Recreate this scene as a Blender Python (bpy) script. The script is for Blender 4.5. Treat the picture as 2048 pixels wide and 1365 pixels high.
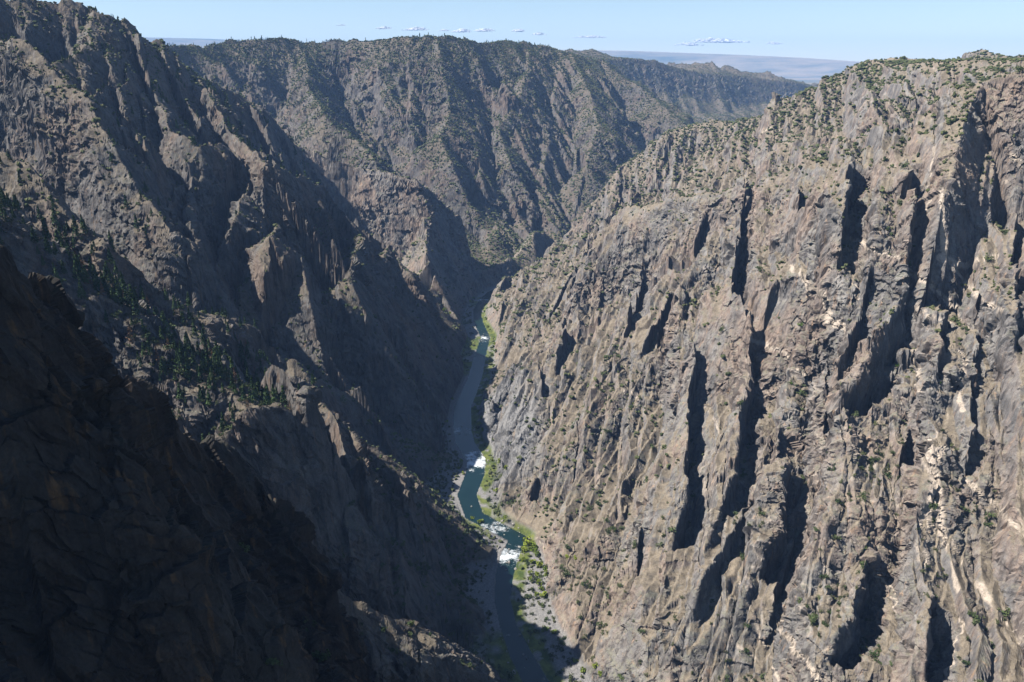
import bpy, math
import numpy as np
from concurrent.futures import ThreadPoolExecutor
Q = 1.0
rad = math.radians
F = np.float32

# ------------------------------------------------------------------ camera, world, sun, exposure
FPX = 1600.0; CAMZ = 560.0; HOR = 135.0
PITCH = math.atan((682.5 - HOR) / FPX)
CP, SP = math.cos(PITCH), math.sin(PITCH)
scene = bpy.context.scene
for o in list(bpy.data.objects): bpy.data.objects.remove(o)
COL = scene.collection
cam = bpy.data.cameras.new('camera'); camo = bpy.data.objects.new('camera', cam); COL.objects.link(camo)
camo.location = (0, 0, CAMZ); camo.rotation_euler = (math.pi/2 - PITCH, 0, 0)
cam.sensor_width = 36; cam.lens = 36 * FPX / 2048; cam.clip_start = 1; cam.clip_end = 300000
scene.camera = camo
SUN_EL, SUN_LEFT = 51.0, 99.0      # elevation, degrees left of the view direction (+Y)
sl = rad(SUN_LEFT)
sdir = (-math.sin(sl) * math.cos(rad(SUN_EL)), math.cos(sl) * math.cos(rad(SUN_EL)), math.sin(rad(SUN_EL)))
world = bpy.data.worlds.new('World'); scene.world = world; world.use_nodes = True
wn = world.node_tree.nodes; wl = world.node_tree.links
sky = wn.new('ShaderNodeTexSky'); sky.sky_type = 'NISHITA'; sky.sun_disc = False
sky.sun_elevation = rad(SUN_EL); sky.sun_rotation = -sl
sky.altitude = 1500; sky.air_density = 1.0; sky.dust_density = 0.35; sky.ozone_density = 2.0
bg = wn['Background']; bg.inputs['Strength'].default_value = 0.076
wl.new(sky.outputs[0], bg.inputs[0])
sun = bpy.data.lights.new('sun', 'SUN'); sun.energy = 5.0; sun.angle = rad(0.53); sun.color = (1, .95, .88)
suno = bpy.data.objects.new('sun', sun); COL.objects.link(suno)
from mathutils import Vector
suno.rotation_euler = Vector(sdir).to_track_quat('Z', 'Y').to_euler()
scene.view_settings.view_transform = 'Standard'; scene.view_settings.look = 'None'
scene.view_settings.exposure = 0.92; scene.view_settings.gamma = 1.0
scene.cycles.max_bounces = 6; scene.cycles.diffuse_bounces = 0; scene.cycles.volume_bounces = 2
scene.cycles.transparent_max_bounces = 6
scene.render.threads_mode = 'AUTO'
HAZE = 0.000034; ROCKK = 1.08

# ------------------------------------------------------------------ pixel helpers (pixel of the 2048 wide photo -> world)
def ratio(py): return SP + CP * (py - 682.5) / FPX
def Pd(px, py, d):
    """point at depth d along the view axis"""
    x = (px - 1024) / FPX * d; v = (682.5 - py) / FPX * d
    return np.array([x, d * CP + v * SP, CAMZ - d * SP + v * CP])
def Pz(px, py, z): return Pd(px, py, (CAMZ - z) / ratio(py))
def to_px(x, y, z):
    dz = z - CAMZ
    d = y * CP - dz * SP; v = y * SP + dz * CP
    d = np.maximum(d, 1e-3)
    return 1024 + FPX * x / d, 682.5 - FPX * v / d

# ------------------------------------------------------------------ noise
rng = np.random.RandomState(7)
LAT = rng.rand(64, 64, 64).astype(F) * 2 - 1
LATF = LAT.ravel()
def vnoise(x, y, z):
    xi = np.floor(x); yi = np.floor(y); zi = np.floor(z)
    fx = x - xi; fy = y - yi; fz = z - zi
    xi = xi.astype(np.int32) & 63; yi = yi.astype(np.int32) & 63; zi = zi.astype(np.int32) & 63
    fx = fx * fx * (3 - 2 * fx); fy = fy * fy * (3 - 2 * fy); fz = fz * fz * (3 - 2 * fz)
    x1 = (xi + 1) & 63; y1 = ((yi + 1) & 63) << 6; z1 = (zi + 1) & 63
    yi = yi << 6; xi = xi << 12; x1 = x1 << 12
    def g(a, b, c): return LATF[a + b + c]
    a = g(xi, yi, zi); a = a + (g(x1, yi, zi) - a) * fx
    b = g(xi, y1, zi); b = b + (g(x1, y1, zi) - b) * fx
    a = a + (b - a) * fy
    c = g(xi, yi, z1); c = c + (g(x1, yi, z1) - c) * fx
    d = g(xi, y1, z1); d = d + (g(x1, y1, z1) - d) * fx
    c = c + (d - c) * fy
    return a + (c - a) * fz
ROT = np.array([[0.00, 0.80, 0.60], [-0.80, 0.36, -0.48], [-0.60, -0.48, 0.64]], F)
def fbm(x, y, z, oct=4, gain=0.5, ridged=False, lac=2.03):
    s = 0; a = 1.0; t = 0
    for i in range(oct):
        n = vnoise(x, y, z)
        if ridged: n = 1 - 2.4 * np.abs(n)
        s = s + a * n; t += a; a *= gain
        x, y, z = [(ROT[k, 0] * x + ROT[k, 1] * y + ROT[k, 2] * z) * lac + 17.3 * (k + 1) for k in range(3)]
    return s / t
def par(fn, n, *arrs):
    """run fn on slices of the leading axis in four threads"""
    cuts = np.linspace(0, n, 17).astype(int)
    jobs = [(cuts[i], cuts[i + 1]) for i in range(16) if cuts[i + 1] > cuts[i]]
    with ThreadPoolExecutor(4) as ex:
        res = list(ex.map(lambda c: fn(*[a[c[0]:c[1]] for a in arrs]), jobs))
    if isinstance(res[0], tuple): return tuple(np.concatenate([r[k] for r in res]) for k in range(len(res[0])))
    return np.concatenate(res)
def sstep(a, b, x):
    t = np.clip((x - a) / (b - a), 0, 1); return t * t * (3 - 2 * t)

# ------------------------------------------------------------------ polylines
def poly_dist(x, y, P, extra=None):
    """nearest distance, arc length, side (+ = left of travel), interpolated extras"""
    best = np.full(x.shape, 1e9, F); t = np.zeros(x.shape, F); side = np.ones(x.shape, F)
    E = [np.zeros(x.shape, F) for _ in range(0 if extra is None else extra.shape[1])]
    acc = 0.0; over = np.zeros(x.shape, F); n_ = len(P) - 1
    for i in range(len(P) - 1):
        ax, ay = float(P[i, 0]), float(P[i, 1]); bx, by = float(P[i + 1, 0]), float(P[i + 1, 1])
        dx, dy = bx - ax, by - ay; L2 = dx * dx + dy * dy + 1e-6; L = math.sqrt(L2)
        ur = ((x - ax) * dx + (y - ay) * dy) / L2; u = np.clip(ur, 0, 1)
        qx = x - ax - u * dx; qy = y - ay - u * dy
        d = qx * qx + qy * qy
        m = d < best
        best = np.where(m, d, best); t = np.where(m, acc + u * L, t)
        side = np.where(m, np.sign(dx * qy - dy * qx), side)
        ov = np.maximum(-ur, 0) * L * (i == 0) + np.maximum(ur - 1, 0) * L * (i == n_ - 1)
        over = np.where(m, ov, over)
        for k in range(len(E)):
            E[k] = np.where(m, extra[i, k] + u * (extra[i + 1, k] - extra[i, k]), E[k])
        acc += L
    return np.sqrt(best), t, side, E + [over]

# river centre line: pixel on the water plane z=0, half width in metres
RV = [(1120,1440,15),(1072,1365,14),(1042,1310,13),(1016,1250,10),(1005,1200,10),(1009,1150,12),(1020,1110,13),
      (1037,1078,12),(990,1054,12),(948,1031,14),(934,990,15),(950,949,16),(953,922,16),(930,885,17),(925,862,17),(925,816,17),
      (950,757,15),(960,713,13),(971,676,11),(957,645,11),(954,621,10),(966,601,12),(985,585,13),(1008,574,13),(1045,560,13)]
rv = [list(Pz(a, b, 0)[:2]) + [w] for a, b, w in RV] + [[120,2420,14],[220,2640,14],[340,2820,14],[620,2960,14],[1000,3300,14],[1400,4000,14],[2300,5200,14]]
rv = [[230,-300,15],[190,50,15],[150,300,15],[105,460,15]] + rv
RV = np.array(rv); RV[:, 2] *= .82
RVT = np.concatenate([[0], np.cumsum(np.hypot(np.diff(RV[:, 0]), np.diff(RV[:, 1])))])
def river_t(px, py):
    p = Pz(px, py, 0); d = np.hypot(RV[:, 0] - p[0], RV[:, 1] - p[1]); return RVT[int(np.argmin(d))]
# flat bank widths (left, right) along the river
_bk = [(1072,1365,6,34),(1042,1310,6,40),(1005,1200,6,42),(1020,1110,6,30),(1037,1078,8,6),(990,1054,8,8),(948,1031,5,26),(950,949,8,30),(953,922,10,14),(925,862,10,12),(925,816,5,14),(950,757,6,24),(960,713,26,18),(957,645,30,8),(966,601,14,8),(1008,562,4,4)]
_bt = np.array([river_t(a, b) for a, b, _, _ in _bk]); RVB = np.array([[np.interp(t, _bt, [k[2] for k in _bk]), np.interp(t, _bt, [k[3] for k in _bk])] for t in RVT])

# ridges: name, points (px, py, kind, value), slopes: left side of travel (s1,d1,s2) and right side, rib amplitude, rib wavelength, crest roughness
def pts(*a):
    out = []
    for q in a:
        if q[2] == 'w': out.append(np.array([q[0], q[1], q[3]], float))
        elif q[2] == 'z': out.append(Pz(q[0], q[1], q[3]))
        else: out.append(Pd(q[0], q[1], q[3]))
    return np.array(out)
RIDGES = [
 # near cliff, lower left; unseen first points added high to throw shade on it
 dict(n='L0', p=pts((-420,-160,'w',650),(-360,20,'w',640),(-250,120,'w',575),(0,440,'d',220),(60,490,'d',240),(190,640,'d',280),(270,740,'d',310),(350,830,'d',345),(450,930,'d',390),(540,1010,'d',425),(575,1120,'d',450),(660,1300,'d',480),(690,1420,'d',500)),
      L=(1.6,60,1.1), R=(2.7,200,2.4), amp=14, lam=45, cr=4),
 dict(n='L1', p=pts((300,900,'z',330),(450,980,'z',285),(600,1120,'z',222),(700,1190,'z',190),(760,1227,'z',168),(830,1243,'z',128),(900,1285,'z',84),(975,1335,'z',36),(1040,1400,'z',5)),
      L=(1.4,60,1.0), R=(0.85,34,3.0), amp=9, lam=40, cr=4),
 dict(n='L1b', p=pts((640,960,'z',215),(770,1070,'z',125),(870,1140,'z',62),(930,1210,'z',26),(980,1280,'z',3)),
      L=(1.0,60,.9), R=(0.8,45,2.0), amp=8, lam=40, cr=5),
 dict(n='L2', p=pts((-150,250,'d',800),(60,330,'d',760),(200,480,'d',735),(330,590,'d',760),(400,625,'d',785),(455,645,'z',300),(500,740,'z',270),(555,785,'z',258),(640,815,'z',195),(720,870,'z',135)),
      L=(1.6,60,1.1), R=(0.98,115,2.4), end=1.6, amp=10, lam=45, cr=5),
 dict(n='L2t', end=1.0, p=pts((680,845,'z',172),(740,895,'z',142),(810,950,'z',106),(885,1015,'z',62),(955,1078,'z',24),(1000,1130,'z',1)),
      L=(.9,200,.9), R=(.85,200,.9), amp=7, lam=40, cr=3),
 dict(n='LT', end=3.5, p=pts((-100,380,'d',590),(80,500,'d',620),(200,600,'d',635),(330,712,'d',640),(430,785,'d',640),(480,820,'d',622)),
      L=(.45,60,1.9), R=(1.1,40,1.5), amp=8, lam=40, cr=4),
 dict(n='L3', p=pts((-200,60,'d',1200),(60,90,'d',1100),(170,180,'d',1050),(240,330,'d',985),(325,465,'z',380),(385,490,'z',362),(430,560,'z',320),(480,645,'z',270),(530,690,'z',245),(600,720,'z',222),(700,790,'z',150),(800,872,'z',72),(870,900,'z',20),(915,915,'z',2)),
      L=(1.6,60,1.2), R=(1.0,28,2.8), amp=12, lam=50, cr=7),
 dict(n='L3b', p=pts((280,70,'d',1500),(300,150,'d',1380),(340,248,'d',1212),(400,285,'z',455),(460,300,'z',435),(500,350,'z',400),(470,440,'z',360),(490,540,'z',290)),
      L=(1.6,60,1.4), R=(2.0,220,1.0), amp=14, lam=50, cr=7),
 dict(n='L4', p=pts((400,170,'d',1500),(470,260,'d',1400),(530,325,'z',425),(600,350,'z',385),(645,372,'z',345),(700,448,'z',280),(770,490,'z',235),(830,560,'z',180),(870,612,'z',138),(905,672,'z',75),(940,735,'z',3)),
      L=(1.7,60,1.3), R=(2.8,110,1.4), amp=12, lam=50, cr=8),
 dict(n='F1', p=pts((560,440,'d',1230),(540,475,'z',343),(600,500,'z',320),(618,600,'z',266),(640,690,'z',213),(690,770,'z',138)),
      L=(3.0,130,1.3), R=(1.15,85,2.8), end=3.5, amp=7, lam=35, cr=6),
 dict(n='F2', p=pts((640,400,'d',1370),(655,430,'z',322),(665,520,'z',262),(690,620,'z',185),(735,730,'z',100),(785,830,'z',30)),
      L=(3.0,130,1.3), R=(1.1,70,2.8), end=3, amp=7, lam=35, cr=6),
 dict(n='F3', p=pts((720,470,'d',1420),(732,508,'z',300),(745,580,'z',245),(768,650,'z',182),(795,730,'z',115),(830,810,'z',35)),
      L=(3.0,130,1.3), R=(1.1,70,2.8), end=3, amp=7, lam=35, cr=6),
 dict(n='F4', p=pts((775,490,'d',1450),(778,515,'z',272),(790,580,'z',215),(812,648,'z',160),(835,730,'z',95),(862,820,'z',15)),
      L=(3.0,130,1.3), R=(1.1,70,2.8), end=3, amp=7, lam=35, cr=6),
 dict(n='F5', p=pts((840,565,'d',1440),(830,605,'z',199),(885,620,'z',189),(903,700,'z',129),(905,790,'z',46),(900,860,'z',8)),
      L=(1.4,120,1.2), R=(2.6,150,2), amp=8, lam=35, cr=6),
 dict(n='L5', p=pts((600,290,'d',2000),(700,328,'d',2030),(770,338,'z',318),(840,358,'z',296),(895,395,'z',255),(935,445,'z',200),(980,488,'z',150),(1012,510,'z',92),(1034,522,'z',12)),
      L=(0.9,60,0.8), R=(2.6,60,1.9), amp=14, lam=50, cr=6),
 dict(n='L5b', p=pts((885,385,'z',266),(898,440,'z',238),(904,500,'z',165),(905,555,'z',82),(900,600,'z',5)),
      L=(3,80,2), R=(1.5,100,1.6), amp=6, lam=35, cr=6),
 dict(n='L6', p=pts((-400,-160,'d',1150),(-100,-60,'d',1250),(0,-5,'d',1300),(180,12,'d',1400),(255,38,'d',1470),(280,70,'d',1500),(325,86,'d',1580),(350,122,'d',1640),(420,162,'d',1760),(520,212,'d',1900),(600,290,'d',2000)),
      L=(1.3,100,1.1), R=(1.4,120,1.25), amp=30, lam=110, cr=10),
 dict(n='L6b', p=pts((180,12,'d',1400),(190,90,'d',1250),(110,130,'d',1130),(170,190,'d',1040)),
      L=(1.2,100,0.9), R=(1.4,120,0.8), amp=20, lam=80, cr=4),
 # mountain at the bend
 dict(n='M0', p=pts((100,110,'d',2500),(330,92,'d',2600),(400,95,'d',2800),(470,80,'d',3000),(550,77,'d',3100),(610,86,'d',3200),(680,82,'d',3250),(780,80,'d',3150),(850,71,'d',3100),(885,75,'d',3150),(960,84,'d',3300),(1000,83,'d',3400),(1060,86,'d',3550),(1140,105,'d',3750),(1200,122,'d',4100),(1300,190,'d',3900),(1385,262,'d',3700)),
      L=(0.6,400,0.5), R=(0.95,300,0.8), amp=70, lam=190, cr=12),
 dict(n='M1', p=pts((870,75,'d',3100),(890,150,'d',2950),(900,215,'d',2850),(880,270,'d',2700),(905,330,'d',2600),(940,400,'d',2560),(970,450,'z',60)),
      L=(1.1,300,0.9), R=(1.1,300,0.9), amp=35, lam=100, cr=10),
 dict(n='M2', p=pts((1060,86,'d',3550),(1050,170,'d',3200),(1000,250,'d',2950),(1020,330,'d',2800),(1060,400,'d',2750),(1060,480,'z',10)),
      L=(1.1,300,0.9), R=(1.1,300,0.9), amp=35, lam=100, cr=10),
 dict(n='M3', p=pts((1140,105,'d',3750),(1180,180,'d',3400),(1200,250,'d',3150),(1170,330,'d',2950),(1130,400,'z',60)),
      L=(1.1,300,0.9), R=(1.1,300,0.9), amp=35, lam=100, cr=10),
 dict(n='M4', p=pts((610,86,'d',3200),(620,180,'d',2800),(650,230,'d',2550),(735,300,'d',2300),(760,345,'d',2250)),
      L=(1.1,300,0.9), R=(1.1,300,0.9), amp=30, lam=100, cr=10),
 # far canyon
 dict(n='FC0', p=pts((1140,118,'d',4600),(1200,121,'d',5000),(1260,117,'d',5200),(1310,122,'d',5300),(1350,135,'d',5400),(1430,150,'d',5600),(1500,156,'d',5900),(1590,164,'d',6200),(1660,185,'d',6600),(1900,200,'d',7200)),
      L=(0.02,2000,0.1), R=(1.6,140,0.75), amp=110, lam=330, cr=6),
 dict(n='FC1', p=pts((1290,200,'d',4600),(1340,215,'d',4300),(1385,262,'d',3700)),
      L=(1.0,300,0.9), R=(1.0,300,0.9), amp=40, lam=130, cr=8),
 # right rim and the crest that comes down to the bend
 dict(n='R1', p=pts((2600,90,'d',1500),(2048,118,'d',1650),(1900,118,'d',1680),(1800,118,'d',1720),(1740,119,'d',1750),(1700,140,'d',1850),(1670,165,'d',1900),(1610,190,'d',2050),(1560,224,'d',2130),(1500,236,'d',2180),(1400,246,'d',2260),(1330,264,'d',2300),(1290,300,'d',2330),(1220,345,'d',2380),(1150,410,'d',2420),(1085,455,'d',2460),(1050,510,'z',25)),
      L=(0.62,3000,0.6), R=(0.9,200,0.7), amp=22, lam=90, cr=6),
 dict(n='R0', p=pts((1150,410,'d',2420),(1100,450,'z',95),(1068,475,'z',66),(1036,515,'z',34),(1000,563,'z',9)),
      L=(0.9,50,0.9), R=(1.1,50,1.1), amp=6, lam=40, cr=3),
 dict(n='Rw', p=pts((2900,60,'d',760),(2500,80,'d',860),(2200,120,'d',900),(2048,135,'d',930),(1965,168,'d',950),(1940,230,'d',930),(1915,300,'d',900),(1890,400,'d',860)),
      L=(2.6,170,1.1), R=(0.5,120,0.9), amp=12, lam=60, cr=4),
 dict(n='Rb', p=pts((1240,420,'d',1500),(1330,400,'d',1420),(1480,378,'d',1320),(1600,335,'d',1250),(1700,318,'d',1200),(1800,325,'d',1130),(1890,320,'d',1060)),
      L=(0.5,80,0.9), R=(1.3,170,0.8), amp=20, lam=80, cr=5),
]
def crest_noise(t, seed, a):
    return a * (fbm(t / 38, t * 0 + seed, t * 0 + 3.1, 4, 0.6) * 1.6)
def ridge_height(x, y, R, seed, RDm=None):
    P = R['p']; zmax = P[:, 2].max()
    reach = max(zmax + 50, 100) / min(max(R['L'][2], .45), max(R['R'][2], .45))
    H = np.full(x.shape, -1e4, F)
    m = (x > P[:, 0].min() - reach) & (x < P[:, 0].max() + reach) & (y > P[:, 1].min() - reach) & (y < P[:, 1].max() + reach)
    if not m.any(): return H
    xs, ys = x[m], y[m]
    d, t, s, (z, ov) = poly_dist(xs, ys, P[:, :2], P[:, 2:3])
    lam = R['lam']
    side = s * 7.7 + seed * 3.3
    n1 = fbm(t / lam + d / (lam * 4), d / (lam * 3.5) + side, side, 3, 0.55, ridged=True)
    A = np.minimum(d * 0.5, R['amp'])
    out = []
    for (s1, d1, s2) in (R['L'], R['R']):
        out.append(np.minimum(d, d1) * s1 + np.maximum(d - d1, 0) * s2)
    drop = np.where(s > 0, out[0], out[1]) + ov * R.get('end', 1.2)
    if RDm is not None: RDm[m] = d
    H[m] = z + crest_noise(t, seed * 1.7, R['cr']) * np.exp(-d / 60) - drop + A * n1
    return H
def smax(a, b, k):
    h = np.clip(0.5 + 0.5 * (a - b) / k, 0, 1)
    return b + (a - b) * h + k * h * (1 - h) * 0.5
def hash1(i, k):
    return LATF[((i.astype(np.int32) * 977 + k * 131) & 262143)] * .5 + .5
def saw(x, y, ang, lam, seed, sharp=0.86):
    """ribs with a gentle flank and a steep one; the steep flank looks to the right of the axis"""
    ca, sa = math.cos(ang), math.sin(ang)
    q = -sa * x + ca * y; p = ca * x + sa * y           # q grows to the left of the axis
    q = -q + lam * 0.75 * fbm(q / (lam * 2.2), p / (lam * 2.6), q * 0 + seed, 3, .55)
    ph = q / lam; c = np.floor(ph); f = ph - c
    a = 0.35 + 0.9 * hash1(c, seed) * (1 + .5 * vnoise(p / (lam * 1.6), c * 3.7, c * 0 + seed))
    f = np.where(f < sharp, (f / sharp) ** 1.25, 1 - (f - sharp) / (1 - sharp))
    return (f - 0.5) * a
def macro(x, y):
    """height without the gullies, before the rock detail"""
    wx = x + 14 * fbm(x / 130, y / 130, x * 0 + 5, 3); wy = y + 14 * fbm(x / 130, y / 130, x * 0 + 9, 3)
    d, t, s, (w, _o) = poly_dist(x, y, RV[:, :2], RV[:, 2:3])
    dw, tw, sw, (ww, _o) = poly_dist(wx, wy, RV[:, :2], RV[:, 2:3])
    dl = np.maximum(dw - ww - 1, 0)
    rib = fbm(t / 90 + dl / 500, dl / 300, s, 4, 0.55, ridged=True)
    right = np.minimum(dl * 0.72, 40 + dl * 0.62) + np.minimum(dl * 0.3, 22) * rib
    right = np.where(y > 2600, np.minimum(right, 420), np.minimum(right, 570))
    left = np.minimum(np.maximum(dl - 30, dl * .3) * 0.36, 260) + np.minimum(dl * 0.2, 16) * rib
    H = np.where(s > 0, left, right)
    rid = np.zeros(x.shape, np.int16); rdd = np.full(x.shape, 200, F)
    for i, R in enumerate(RIDGES):
        h = ridge_height(wx if R['n'][0] != 'F' else x, wy if R['n'][0] != 'F' else y, R, i + 1, (tmp := np.zeros(x.shape, F)))
        rdd = np.where(h > H, tmp, rdd)
        rid = np.where(h > H, i + 1, rid)
        H = smax(h, H, 6.0)
    e = d - w
    # sawtooth ribs
    up = sstep(4, 60, e)
    cf = 0.12 + 0.88 * sstep(4, 60, rdd); up = up * cf
    rw = sstep(0, -1, s) * sstep(2550, 2300, y) * sstep(575, 520, H)
    A = rad(-114)
    H = H + rw * up * (saw(x, y, A + .05, 150, 33, .88) * 34 + saw(x, y, A, 61, 3, .9) * 30 + saw(x, y, A + .12, 25, 5) * 12 + saw(x, y, A - .1, 11, 8) * 4)
    lw = sstep(30, 200, H) * sstep(0, 1, s) * sstep(2300, 2000, y)
    A = rad(-62)
    H = H + lw * up * (saw(x, y, A, 64, 13, .87) * 36 + saw(x, y, A - .2, 26, 15) * 15 + saw(x, y, A + .1, 10, 8) * 3.5)
    fw = sstep(2200, 2500, y)
    A = rad(-70)
    up = up * sstep(10, 260, rdd) * (1 - .55 * sstep(3900, 4500, y))
    H = H + fw * up * (saw(x, y, A, 260, 23, .8) * 70 + saw(x, y, A - .3, 120, 25, .84) * 42 + saw(x, y, A + .3, 47, 8) * 17)
    bl = np.interp(t, RVT, RVB[:, 0]); br = np.interp(t, RVT, RVB[:, 1])
    bank = np.where(s > 0, bl, br)
    lim = np.where(e < 0, -1.2 + e * 0.25, np.minimum(e, bank) * 0.05 + np.maximum(e - bank, 0) * np.where(s > 0, 1.9, 1.6))
    H = np.minimum(H, lim)
    H = np.maximum(H, np.where(e > 0, .25 + .05 * np.minimum(e, bank), -9))
    return H.astype(F), rid, e.astype(F), t.astype(F), s.astype(F)

# ------------------------------------------------------------------ coarse polar grid round the camera's foot
AZ0, AZ1 = rad(-105), rad(46)
def az_samples(n_in, n_out):
    a_in = np.arctan(np.linspace(-0.70, 0.70, n_in))
    lo = np.linspace(AZ0, a_in[0], n_out)[:-1]; hi = np.linspace(a_in[-1], AZ1, n_out // 2 + 1)[1:]
    return np.concatenate([lo, a_in, hi])
azc = az_samples(int(900 * max(Q, .5)), int(120))
rc = np.exp(np.linspace(math.log(45), math.log(9000), int(1900 * max(Q, .5))))
AZC, RC = np.meshgrid(azc, rc, indexing='ij')
XC = (np.sin(AZC) * RC).astype(F); YC = (np.cos(AZC) * RC).astype(F)
H, RID, ER, TR, SR = par(macro, len(azc), XC, YC)

def raycast(px, py):
    """pixel -> first hit on the coarse surface"""
    v = np.array([(px - 1024) / FPX, CP + (682.5 - py) / FPX * SP, -SP + (682.5 - py) / FPX * CP])
    az = math.atan2(v[0], v[1]); el = v[2] / math.hypot(v[0], v[1])
    i = int(np.clip(np.searchsorted(azc, az), 1, len(azc) - 1))
    e = (H[i] - CAMZ) / rc
    k = np.argmax(e >= el)
    if e[k] < el: k = len(rc) - 1
    return np.array([math.sin(az) * rc[k], math.cos(az) * rc[k], H[i, k]])

# gullies on the sunny wall: pixel polylines dropped on the surface; depth, reach
GUL = [
 ([(1495,370),(1487,430),(1474,520),(1466,610),(1490,650),(1506,740),(1490,830),(1482,900),(1470,975),(1432,1050),(1405,1120)],24,30),
 ([(1388,680),(1392,760),(1378,860),(1375,950),(1368,1030),(1345,1110)],23,25),
 ([(1840,380),(1822,470),(1805,600),(1780,690),(1745,750),(1700,800),(1665,860),(1645,930)],26,26),
 ([(1706,330),(1696,390),(1690,445),(1680,520),(1672,570)],24,28),
 ([(1900,420),(1890,560),(1882,700),(1862,800)],9,10),([(1960,560),(1950,760),(1935,900)],9,9),([(1600,960),(1590,1060),(1560,1180),(1530,1300)],9,11),
 ([(1815,335),(1822,375),(1800,395)],20,30),
 ([(1133,625),(1130,690),(1112,765)],13,20),
 ([(1082,735),(1084,800)],8,13),
 ([(1285,530),(1283,580),(1265,625),(1245,680)],20,26),
 ([(1748,520),(1728,600),(1700,690),(1672,790),(1655,830)],14,16),
 ([(1568,950),(1562,1040),(1545,1110),(1520,1165)],20,22),
 ([(1742,1120),(1735,1180),(1705,1250),(1665,1335)],20,20),
 ([(1860,1190),(1858,1290),(1850,1380)],22,22),
 ([(1420,430),(1405,470),(1385,515)],18,26),
 ([(1243,372),(1238,410),(1230,420)],16,30),
 ([(1352,590),(1320,650),(1285,720)],12,18),
 ([(1560,560),(1545,600),(1530,640)],12,16),
 ([(1808,860),(1795,960)],10,12),
 ([(1995,380),(1980,430)],14,18),
 ([(1330,640),(1310,700)],10,16),
 ([(1600,380),(1595,440)],12,16),
 ([(1545,900),(1480,1060),(1400,1220),(1360,1300)],10,14),
 ([(1660,700),(1640,900)],8,10),
 ([(2030,420),(2028,640),(2020,760)],12,14),
 ([(1940,860),(1925,960)],10,12),
 ([(1290,1050),(1270,1150)],10,14),
 ([(1160,520),(1120,600),(1080,660)],10,16),
 ([(1210,560),(1180,640)],10,16),
 ([(1080,950),(1060,1000)],14,18),
]
GULW = [(np.array([raycast(a, b) for a, b in g]), dp, w) for g, dp, w in GUL]
GULW = [(P, dp * 1.4, min(w, 24) * .68) for P, dp, w in GULW]
def carve(x, y, h):
    for P, dp, w in GULW:
        R = w * 4
        m = (x > P[:, 0].min() - R) & (x < P[:, 0].max() + R) & (y > P[:, 1].min() - R) & (y < P[:, 1].max() + R)
        if not m.any(): continue
        xs, ys = x[m], y[m]
        xs = xs + 5 * fbm(xs / 30, ys / 30, xs * 0 + 2, 3); ys = ys + 5 * fbm(xs / 30, ys / 30, xs * 0 + 7, 3)
        d, t, s, _ = poly_dist(xs, ys, P[:, :2])
        L = float(np.sum(np.hypot(np.diff(P[:, 0]), np.diff(P[:, 1]))))
        # travel is downhill, towards the camera: right of travel is the picture's left
        fade = sstep(-0.02, 0.12, t / L) * sstep(1.02, 0.8, t / L) * (1 + .25 * vnoise(t / 20, t * 0, t * 0))
        q = d / w
        up = 0.75 * dp * np.exp(-(q * 1.3) ** 2) * sstep(0, 0.12, q)
        dn = -dp * np.exp(-(q * .85) ** 4)
        h[m] += np.where(s < 0, up + dn * np.exp(-(q * 9) ** 2), dn) * fade
    return h
H = par(carve, len(azc), XC, YC, H)

# ------------------------------------------------------------------ resample every column evenly over the picture's height
el = np.arctan2(H - CAMZ, RC)
dr_ = np.gradient(RC, axis=1)
W = np.abs(np.gradient(el, axis=1)) + 0.16 * dr_ / RC * np.clip(1.2 - RC / 9000, .3, 1)
K = 41; ker = np.hanning(K); ker /= ker.sum()
Wp = np.pad(W, ((K // 2, K // 2), (0, 0)), mode='edge')
W = sum(ker[k] * Wp[k:k + len(azc)] for k in range(K))
S = np.cumsum(W, axis=1); S /= S[:, -1:]
NI, NO, NR = int(1500 * Q), int(160 * Q), int(2300 * Q)
az = az_samples(NI, NO); NA = len(az)
u = np.linspace(0, 1, NR)
fi = np.interp(az, azc, np.arange(len(azc))); i0 = np.minimum(fi.astype(int), len(azc) - 2); fr = fi - i0
lr = np.log(rc)
Rg = np.empty((NA, NR), F); Hg = np.empty((NA, NR), F)
def colresample(js):
    for j in js:
        a, b, f = i0[j], i0[j] + 1, fr[j]
        Sj = S[a] * (1 - f) + S[b] * f
        k = np.interp(u, Sj, np.arange(len(rc)))
        Rg[j] = np.exp(np.interp(k, np.arange(len(rc)), lr))
        Hg[j] = np.interp(k, np.arange(len(rc)), H[a] * (1 - f) + H[b] * f)
    return js
par(colresample, NA, np.arange(NA))
def samp(A, near=False):
    """bring a coarse-grid array to the fine grid"""
    out = np.empty((NA, NR), F)
    kk = (np.log(Rg) - lr[0]) / (lr[1] - lr[0])
    k0 = np.clip(kk.astype(int), 0, len(rc) - 2); kf = kk - k0
    I = i0[:, None]; f = fr[:, None]
    if near: return A[np.where(f > .5, I + 1, I), np.where(kf > .5, k0 + 1, k0)]
    return ((A[I, k0] * (1 - kf) + A[I, k0 + 1] * kf) * (1 - f) + (A[I + 1, k0] * (1 - kf) + A[I + 1, k0 + 1] * kf) * f).astype(F)
X = (np.sin(az)[:, None] * Rg).astype(F); Y = (np.cos(az)[:, None] * Rg).astype(F); Z = Hg.copy()
E = samp(ER); SD = samp(SR, True); RI = samp(RID, True)

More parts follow.
